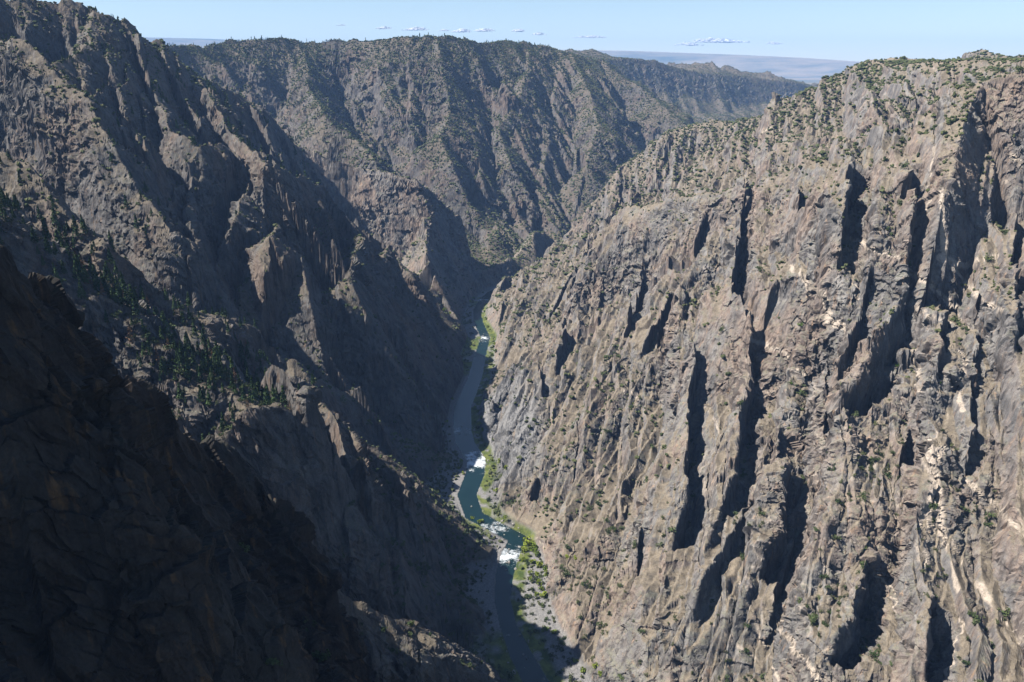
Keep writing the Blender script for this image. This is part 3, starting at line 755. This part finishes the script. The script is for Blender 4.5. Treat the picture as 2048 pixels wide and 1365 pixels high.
infr = (np.abs(np.tan(az)) < .74)[:, None] & (Rg > 120)
dens = PC * dA / np.where(Rg < 1100, 34, np.where(Rg < 2000, 42, 44)) * infr
# skip what no nearby viewpoint can see
elv = np.arctan2(Z + 4 - CAMZ, Rg); hid = np.maximum.accumulate(elv, axis=1) - elv
dens *= hid < .05
pick = pr.rand(NA, NR) < dens
pj, pk = np.nonzero(pick)
px_, py_, pz_ = X[pj, pk], Y[pj, pk], Z[pj, pk]; prr = Rg[pj, pk]
con_n = fbm(px_ / 140, py_ / 140, pz_ / 140 + 31, 3, .6)
left = (SD[pj, pk] > 0); mzp = NZ[pj, pk]
zone = np.zeros(len(pj)); u_, v_ = to_px(px_, py_, pz_)
forest = ((u_ > 60) & (u_ < 640) & (v_ > 440) & (v_ < 960) & (prr < 900)) * .6 + ((u_ < 620) & (v_ < 520)) * .18 + ((prr > 2200) & (u_ < 1100) & (v_ < 300)) * .12
iscon = left & (pr.rand(len(pj)) < np.clip(forest + con_n * .5 * (forest > 0), 0, .9))
size = pr.lognormal(0, .33, len(pj)) * np.where(iscon, 10.5, 2.0) * np.where(prr > 1800, 1.25, 1.0)
size = size * np.where(iscon & (prr > 2200), .6, 1) * np.where(iscon & (prr > 1100) & (prr <= 2200) & (v_ < 160), .7, 1)
size = np.clip(size, np.where(iscon, 5, 1.0), np.where(iscon, 19, 4.4))
appar = size / prr
def individuals(mask, n):
    idx = np.nonzero(mask & (u_ > 5) & (u_ < 2043) & (v_ > 0) & (v_ < 1360) & (hid[pj, pk] < .003))[0]
    return idx[np.argsort(-appar[idx])[:n]]
ind_con = individuals(iscon, 300); ind_shr = individuals(~iscon, 300)
rest = np.ones(len(pj), bool); rest[ind_con] = False; rest[ind_shr] = False
def merged(name, idx, protos, m, label_kind='stuff'):
    if len(idx) == 0: return
    VV, FF, TT, off = [], [], [], 0
    which = pr.randint(0, len(protos), len(idx))
    for w, (pv, pf) in enumerate(protos):
        ii = idx[which == w]
        if len(ii) == 0: continue
        a = pr.uniform(0, 6.283, len(ii)); c, s_ = np.cos(a), np.sin(a); sz = size[ii]
        st = pr.uniform(.8, 1.3, len(ii))
        vx = (pv[None, :, 0] * c[:, None] - pv[None, :, 1] * s_[:, None]) * sz[:, None] * st[:, None] + px_[ii][:, None]
        vy = (pv[None, :, 0] * s_[:, None] + pv[None, :, 1] * c[:, None]) * sz[:, None] + py_[ii][:, None]
        vz = pv[None, :, 2] * sz[:, None] + pz_[ii][:, None] - sz[:, None] * .08
        VV.append(np.stack([vx, vy, vz], 2).reshape(-1, 3).astype(F))
        FF.append((pf[None] + (np.arange(len(ii)) * len(pv))[:, None, None] + off).reshape(-1, 3)); off += len(ii) * len(pv)
        TT.append(np.repeat(pr.rand(len(ii)), len(pv)))
    me = mesh_of(name, np.concatenate(VV), np.concatenate(FF), m)
    at = me.attributes.new('tint', 'FLOAT', 'POINT'); at.data.foreach_set('value', np.concatenate(TT).astype(F))
    o = bpy.data.objects.new(name, me); COL.objects.link(o); o['kind'] = label_kind; return o
R_ = rest & ~iscon
merged('scrub', np.nonzero(R_ & (prr < 800))[0], [shrub_near(k) for k in range(5)], M_shrub)
merged('scrub', np.nonzero(R_ & (prr >= 800) & (prr < 1500))[0], [shrub_mid(k) for k in range(8)], M_shrub)
merged('scrub', np.nonzero(R_ & (prr >= 1500))[0], [shrub_far(k) for k in range(10)], M_shrub)
R_ = rest & iscon
merged('conifer_woodland', np.nonzero(R_ & (prr < 1100))[0], [conifer_crown(k) for k in range(5)], M_con)
merged('conifer_woodland', np.nonzero(R_ & (prr >= 1100))[0], [conifer_far(k) for k in range(6)], M_con)

def thing(name, label, cat, loc, group=None, rz=0, sc=1):
    o = bpy.data.objects.new(name, None); COL.objects.link(o); o.location = loc; o.rotation_euler = (0, 0, rz); o.scale = (sc,) * 3
    o['label'] = label; o['category'] = cat
    if group: o['group'] = group
    o.empty_display_size = .5; return o
def child(name, me, par_):
    o = bpy.data.objects.new(name, me); COL.objects.link(o); o.parent = par_; return o
def single(name, me, label, cat, loc, group=None, rz=0, sc=(1, 1, 1)):
    o = bpy.data.objects.new(name, me); COL.objects.link(o); o.location = loc; o.rotation_euler = (0, 0, rz); o.scale = sc
    o['label'] = label; o['category'] = cat
    if group: o['group'] = group
    return o
def trunk_mesh(name, h, r0, limbs=0, seed=0):
    r = np.random.RandomState(seed); V, Fc = [], []
    def tube(a, b, ra, rb, n=6):
        o = len(V); a = np.array(a, float); b = np.array(b, float); d = (b - a) / np.linalg.norm(b - a)
        e = np.cross(d, (0, 1, .1)); e /= np.linalg.norm(e); g = np.cross(d, e)
        for c, q in ((a, ra), (b, rb)):
            for k in range(n): t = k / n * 6.283; V.append(c + (e * math.cos(t) + g * math.sin(t)) * q)
        for k in range(n):
            k2 = (k + 1) % n; Fc.append((o + k, o + k2, o + n + k2)); Fc.append((o + k, o + n + k2, o + n + k))
    tube((0, 0, -.06), (.01, 0, h * .5), r0, r0 * .6); tube((.01, 0, h * .5), (0, .01, h), r0 * .6, r0 * .12)
    for k in range(limbs):
        t = r.uniform(.3, .85); a = r.uniform(0, 6.283); L = h * .32
        tube((0, 0, h * t), (math.cos(a) * L, math.sin(a) * L, h * t + L * .7), r0 * .4, r0 * .1, 4)
    return mesh_of(name, V, Fc, M_bark)
CR = [mesh_of('conifer_crown', *conifer_crown(40 + k), M_con1) for k in range(6)]
CRD = mesh_of('dead_crown', *leaf_cloud(130, cone, .04, 77), M_dead)
CT = trunk_mesh('conifer_trunk', .95, .022)
SH = [mesh_of('shrub', *shrub_near(60 + k), M_shrub1) for k in range(6)]
def place_word(u, v, r):
    if r < 900 and u < 700 and v > 520: return 'wooded gully slope', 'wooded gully'
    if u < 700 and v > 330: return 'rocky left spurs', 'left spurs'
    if u < 700: return 'high left mountainside', 'left mountainside'
    if u < 1000 and v > 850: return 'spur above the rapids', 'river spur'
    if u < 1060: return 'canyon bottom', 'canyon bottom'
    if v < 420: return 'bench below the right rim', 'right bench'
    if u > 1700: return 'pale veined wall', 'veined wall'
    if v > 950: return 'wall above the gravel bar', 'lower right wall'
    return 'sunlit ribbed wall', 'ribbed wall'
def part_word(u, v, g):
    b = {'wooded gully': (520, 900, 60, 640), 'left spurs': (330, 900, 0, 700), 'left mountainside': (0, 330, 0, 700), 'river spur': (850, 1365, 600, 1000), 'canyon bottom': (400, 1000, 700, 1060),
         'right bench': (110, 420, 1060, 2048), 'veined wall': (420, 1365, 1700, 2048), 'lower right wall': (950, 1365, 1000, 1700), 'ribbed wall': (420, 950, 1060, 1700)}[g]
    a = int(np.clip((v - b[0]) / (b[1] - b[0]) * 4, 0, 3)); c = int(np.clip((u - b[2]) / (b[3] - b[2]) * 3, 0, 2))
    return ('top', 'upper', 'lower', 'bottom')[a] + ' ' + ('left', 'middle', 'right')[c] + ' part of the '
def hue(q): return ('tall' if q > 12 else 'slender' if q > 8 else 'small')
for n, i in enumerate(ind_con):
    w, g = place_word(u_[i], v_[i], prr[i])
    w = part_word(u_[i], v_[i], g) + w; g = part_word(u_[i], v_[i], g) + g
    dead = g.endswith('wooded gully') and n % 11 == 3
    if dead:
        o = thing('conifer', '%s reddish brown dead conifer on the %s' % (hue(size[i]), w), 'tree', (px_[i], py_[i], pz_[i]), '%s dead conifers, %s' % (hue(size[i]), g), 1.0, float(size[i]))
        child('trunk', CT, o); child('crown', CRD, o); continue
    o = thing('conifer', '%s dark green conifer on the %s' % (hue(size[i]), w), 'tree', (px_[i], py_[i], pz_[i]), '%s conifers, %s' % (hue(size[i]), g), pr.uniform(0, 6.28), float(size[i]))
    child('trunk', CT, o); child('crown', CR[n % 6], o)
for n, i in enumerate(ind_shr):
    w, g = place_word(u_[i], v_[i], prr[i]); q = 'broad' if size[i] > 2.6 else 'low'
    w = part_word(u_[i], v_[i], g) + w; g = part_word(u_[i], v_[i], g) + g
    single('shrub', SH[n % 6], '%s olive green shrub on the %s' % (q, w), 'shrub', (px_[i], py_[i], pz_[i] - .15 * size[i]), '%s shrubs, %s' % (q, g), pr.uniform(0, 6.28), (float(size[i]) * 1.1, float(size[i]), float(size[i]) * .95))

# single bushes that stand out on the sunny wall
LONE = [(1601,657,5.0,'bright green bush alone on the smooth grey face'),(1582,770,4.6,'bright green bush in the middle of the high ledge'),(1560,768,3.6,'green bush at the left end of the high ledge'),
        (1604,772,3.4,'green bush at the right end of the high ledge'),(1505,455,3.2,'green bush beside the top of the tall dark cleft'),(1660,905,3.4,'green bush on the blocky ledge of the lower right wall'),
        (1795,735,3.4,'green bush on the ledge right of the long dark shadow'),(1880,770,3.0,'small green bush right of the ledge bushes'),(2005,150,7.0,'large dark juniper on the right rim, second from the edge'),
        (2035,150,8.0,'large dark juniper on the right rim at the picture edge'),(1530,130+260,2.8,'small green bush above the ribbed wall'),(1700,860,2.8,'small green bush under the pale dyke')]
M_bright = leaf('bright_leaf', (.05, .10, .015), (.12, .19, .03), True)
BR = [mesh_of('bush', *shrub_near(90 + k), M_bright) for k in range(3)]
for k, (a, b_, sz, lb) in enumerate(LONE):
    p = raycast(a, b_); j, q = height_at(p[0], p[1])
    single('bush', BR[k % 3] if sz < 6 else SH[k % 6], lb, 'bush', (p[0] - .8, p[1] - .8, Z[j, q] - .3), None, k * 1.3, (sz * .62,) * 3)

# cottonwoods and willows along the water
COT = [mesh_of('cottonwood_crown', *leaf_cloud(260, ball, .15, 200 + k), M_cot) for k in range(5)]
COTT = trunk_mesh('cottonwood_trunk', 1.0, .06, 5, 4)
COTW = [ # px, py, size m, where
 (1056,1092,6.5,'beside the lower rapid'),(1066,1100,6,'beside the lower rapid'),(1050,1103,5,'beside the lower rapid'),(1072,1112,5,'beside the lower rapid'),
 (1048,1122,4,'below the lower rapid'),(1062,1128,4.4,'below the lower rapid'),(1078,1133,4.4,'below the lower rapid'),(1090,1140,4,'below the lower rapid'),(1060,1148,3.4,'below the lower rapid'),
 (1074,1152,4,'at the head of the gravel bar'),(1094,1150,4,'at the head of the gravel bar'),(1078,1170,4.2,'at the head of the gravel bar'),(1072,1190,3.2,'behind the gravel bar'),(1090,1195,4.6,'behind the gravel bar'),(1082,1180,3.2,'behind the gravel bar'),
 (1062,1160,2.6,'on the gravel bar'),(1120,1118,3,'on the slope above the lower rapid'),(1135,1116,3,'on the slope above the lower rapid'),(1150,1120,2.6,'on the slope above the lower rapid'),
 (1090,1262,4.6,'at the foot of the grass bar'),(1104,1268,3.6,'at the foot of the grass bar'),(1150,1325,3,'on the lowest gravel'),(1166,1345,3.6,'on the lowest gravel'),(1190,1335,3.4,'on the lowest gravel'),(1200,1350,3,'on the lowest gravel'),
 (1000,925,4,'beside the upper rapid'),(1012,940,4.4,'beside the upper rapid'),(1006,955,3.6,'beside the upper rapid'),(994,985,4,'on the curved grass bar'),(984,922,3.4,'beside the upper rapid'),(1012,1038,3,'above the curved gravel bar'),
 (922,925,3.6,'on the left bank at the upper rapid'),(918,938,3,'on the left bank at the upper rapid'),(926,950,3,'on the left bank at the upper rapid'),(945,1040,4,'on the left bank at the bend'),(958,1048,4.6,'on the left bank at the bend'),
 (956,826,4.4,'on the shaded right bank below the scree'),(964,838,4.4,'on the shaded right bank below the scree'),(958,852,4.4,'on the shaded right bank below the scree'),(950,846,3.4,'on the shaded right bank below the scree'),(966,862,3.6,'on the shaded right bank below the scree'),(950,818,3.4,'on the shaded right bank below the scree'),
 (990,690,5,'on the strip of green below the upper wall'),(992,705,4.6,'on the strip of green below the upper wall'),(984,712,4.6,'on the strip of green below the upper wall'),(978,728,4.2,'on the strip of green below the upper wall'),(988,735,4,'on the strip of green below the upper wall'),(975,745,3.6,'on the strip of green below the upper wall'),
 (972,640,4,'along the upper river'),(976,655,4,'along the upper river'),(968,625,3.6,'along the upper river'),(946,598,4,'at the upper river head'),(940,604,3.6,'at the upper river head'),(888,622,4,'on the left flat upstream'),(900,628,3.8,'on the left flat upstream'),(912,620,3.6,'on the left flat upstream'),
 (905,800,3,'in the shade left of the dark pool'),(936,742,3,'on the tiny green bank left of the pool'),(895,846,3.4,'on the left bank above the pool outlet'),
]
for k, (a, b_, sz, wh) in enumerate(COTW):
    p = Pz(a, b_, 1.5)
    for it in range(3):
        j, q = height_at(p[0], p[1]); p = Pz(a, b_, float(Z[j, q]))
    q_ = 'tall' if sz >= 4.6 else 'mid sized' if sz >= 3.6 else 'small'
    o = thing('cottonwood', '%s yellow green cottonwood %s' % (q_, wh), 'tree', (p[0], p[1], p[2] - .3), '%s cottonwoods %s' % (q_, wh), k * 2.1, sz * 1.0)
    child('trunk', COTT, o); child('crown', COT[k % 5], o)

# boulders in and beside the rapids
def boulder(seed):
    r = np.random.RandomState(seed); v = IV.copy()
    for k in range(9):
        d = r.normal(size=3); d /= np.linalg.norm(d); c = r.uniform(.5, .8); h = v @ d; v = v - np.outer(np.maximum(h - c, 0), d)
    # one subdivision, then chip again
    V = list(v); Fc = []; mid = {}
    def m_(a, b):
        kk = (min(a, b), max(a, b))
        if kk not in mid: mid[kk] = len(V); V.append((V[a] + V[b]) / 2 * (1 + .1 * r.uniform(-1, 1)))
        return mid[kk]
    for a, b, c in IF:
        x_, y_, z_ = m_(a, b), m_(b, c), m_(c, a); Fc += [(a, x_, z_), (b, y_, x_), (c, z_, y_), (x_, y_, z_)]
    return np.array(V) * r.uniform(.7, 1.2, 3), Fc
def rock_small(nt, b):
    geo = nd(nt, 'ShaderNodeNewGeometry'); n = nd(nt, 'ShaderNodeTexNoise'); n.inputs['Scale'].default_value = .4; n.inputs['Detail'].default_value = 6; nt.links.new(geo.outputs['Position'], n.inputs['Vector'])
    r = nd(nt, 'ShaderNodeValToRGB'); nt.links.new(n.outputs['Fac'], r.inputs[0]); r.color_ramp.elements[0].color = (.14, .13, .12, 1); r.color_ramp.elements[1].color = (.42, .39, .35, 1)
    nt.links.new(r.outputs[0], b.inputs['Base Color'])
M_stone = mat('boulder_stone', rock_small)
BO = [mesh_of('boulder', *boulder(k), M_stone) for k in range(8)]
BSP = [(952,928,30,34,'white upper rapid'),(1024,1104,24,36,'white lower rapid'),(990,1056,34,40,'riffle between the two pools'),(925,866,22,26,'riffle below the dark pool'),(968,690,40,26,'long riffle upstream'),(1030,1300,44,24,'shaded bottom stretch'),(984,596,22,12,'farthest rapid')]
for px, py, L, cnt, wh in BSP:
    t0 = river_t(px, py)
    for k in range(cnt):
        t = t0 + pr.normal() * L * .6; i = int(np.clip(t / 3.0, 1, len(tt) - 2)); w = cw[i] - 9
        side_ = pr.choice([-1, 1]); inriver = pr.rand() < .4
        off_ = pr.uniform(-.8, .8) * w if inriver else side_ * (w + pr.uniform(0, 8))
        x_, y_ = cx[i] - ty[i] * off_, cy[i] + tx[i] * off_
        s_ = float(np.clip(pr.lognormal(.25, .4), .7, 3.2)); j, q = height_at(x_, y_)
        z_ = 0 if inriver else float(Z[j, q])
        big = 'large' if s_ > 1.6 else 'small'; pos_ = 'in the water of' if inriver else 'on the bank of'
        single('boulder', BO[k % 8], '%s pale grey boulder %s the %s' % (big, pos_, wh), 'boulder', (x_, y_, z_ + s_ * .15), '%s boulders %s the %s' % (big, pos_, wh), pr.uniform(0, 6.28), (s_, s_ * pr.uniform(.7, 1.2), s_ * .8))

# ------------------------------------------------------------------ clouds, far beyond the haze
def cloud_mat(nt, b):
    ln = nt.links.new
    b.inputs['Base Color'].default_value = (.97, .97, .97, 1); b.inputs['Roughness'].default_value = 1; b.inputs['Specular IOR Level'].default_value = 0
    geo = nd(nt, 'ShaderNodeNewGeometry'); n = nd(nt, 'ShaderNodeTexNoise'); n.inputs['Scale'].default_value = .005; n.inputs['Detail'].default_value = 6; n.inputs['Roughness'].default_value = .7
    ln(geo.outputs['Position'], n.inputs['Vector']); r = nd(nt, 'ShaderNodeValToRGB'); ln(n.outputs['Fac'], r.inputs[0]); r.color_ramp.elements[0].position = .40; r.color_ramp.elements[1].position = .74
    ln(r.outputs[0], b.inputs['Alpha'])
M_cloud = mat('cloud', cloud_mat)
CL = [(680,50,22,3,'smallest lone cloud wisp above the dark left ridge'),(764,55,36,5,'thin flat cloud left of the main pair'),(830,57,56,7,'long low cloud above the highest ridge'),(888,60,24,4,'small cloud between two longer ones'),
      (922,60,36,8,'bright puffy cloud right of the highest ridge'),(968,59,44,7,'bright cloud, the middle one of the row'),(1038,60,28,6,'small round cloud right of the puffy row'),(1078,67,30,5,'small flat cloud low above the ridge shoulder'),
      (1184,73,74,5,'long thin cloud left of the pale mesa'),(1385,88,60,6,'pale left tail of the largest cloud'),(1440,80,120,9,'largest pale cloud over the distant mesa'),(1555,86,36,5,'small wisp right of the largest cloud')]
for k, (a, b_, w, h, lb) in enumerate(CL):
    D = 42000; c = Pd(a, b_, D); hw = w / 2 / FPX * D; hh = h / FPX * D; V, Fc, o_ = [], [], 0; r = np.random.RandomState(500 + k)
    rows = 7
    for q in range(int(28 + w * 1.2)):
        row = r.randint(0, rows); xx = np.clip(r.normal() * .42, -1, 1); ed = 1 - xx * xx * .75
        s_ = hh * r.uniform(.22, .42) * (.5 + .5 * ed); v, f_ = lump(700 + q + k * 50, .12)
        V.append(v * (s_ * 2.0, s_ * 1.6, s_ * .75) + (c[0] + xx * hw, c[1] + row * hh * 1.1, c[2] - .45 * hh + row / rows * hh * ed * r.uniform(.7, 1.1))); Fc.append(f_ + o_); o_ += 12
    me = mesh_of('cloud', np.concatenate(V) - c, np.concatenate(Fc), M_cloud); me.shade_smooth()
    single('cloud', me, lb, 'cloud', tuple(c))

# air between the walls
def box(name, x0, x1, y0, y1, z0, z1):
    me = bpy.data.meshes.new(name)
    v = [(x, y, z) for x in (x0, x1) for y in (y0, y1) for z in (z0, z1)]
    me.from_pydata(v, [], [(0, 1, 3, 2), (4, 6, 7, 5), (0, 4, 5, 1), (2, 3, 7, 6), (0, 2, 6, 4), (1, 5, 7, 3)])
    o = bpy.data.objects.new(name, me); COL.objects.link(o); return o
hz = box('haze', -18500, 18500, -3200, 24500, -8, 1320)
hz['kind'] = 'stuff'
m = bpy.data.materials.new('haze'); m.use_nodes = True; nt = m.node_tree; nt.nodes.clear()
out = nt.nodes.new('ShaderNodeOutputMaterial'); pv = nt.nodes.new('ShaderNodeVolumePrincipled')
pv.inputs['Color'].default_value = (.34, .57, 1, 1); pv.inputs['Density'].default_value = HAZE
pv.inputs['Anisotropy'].default_value = 0.0
nt.links.new(pv.outputs[0], out.inputs['Volume']); hz.data.materials.append(m)
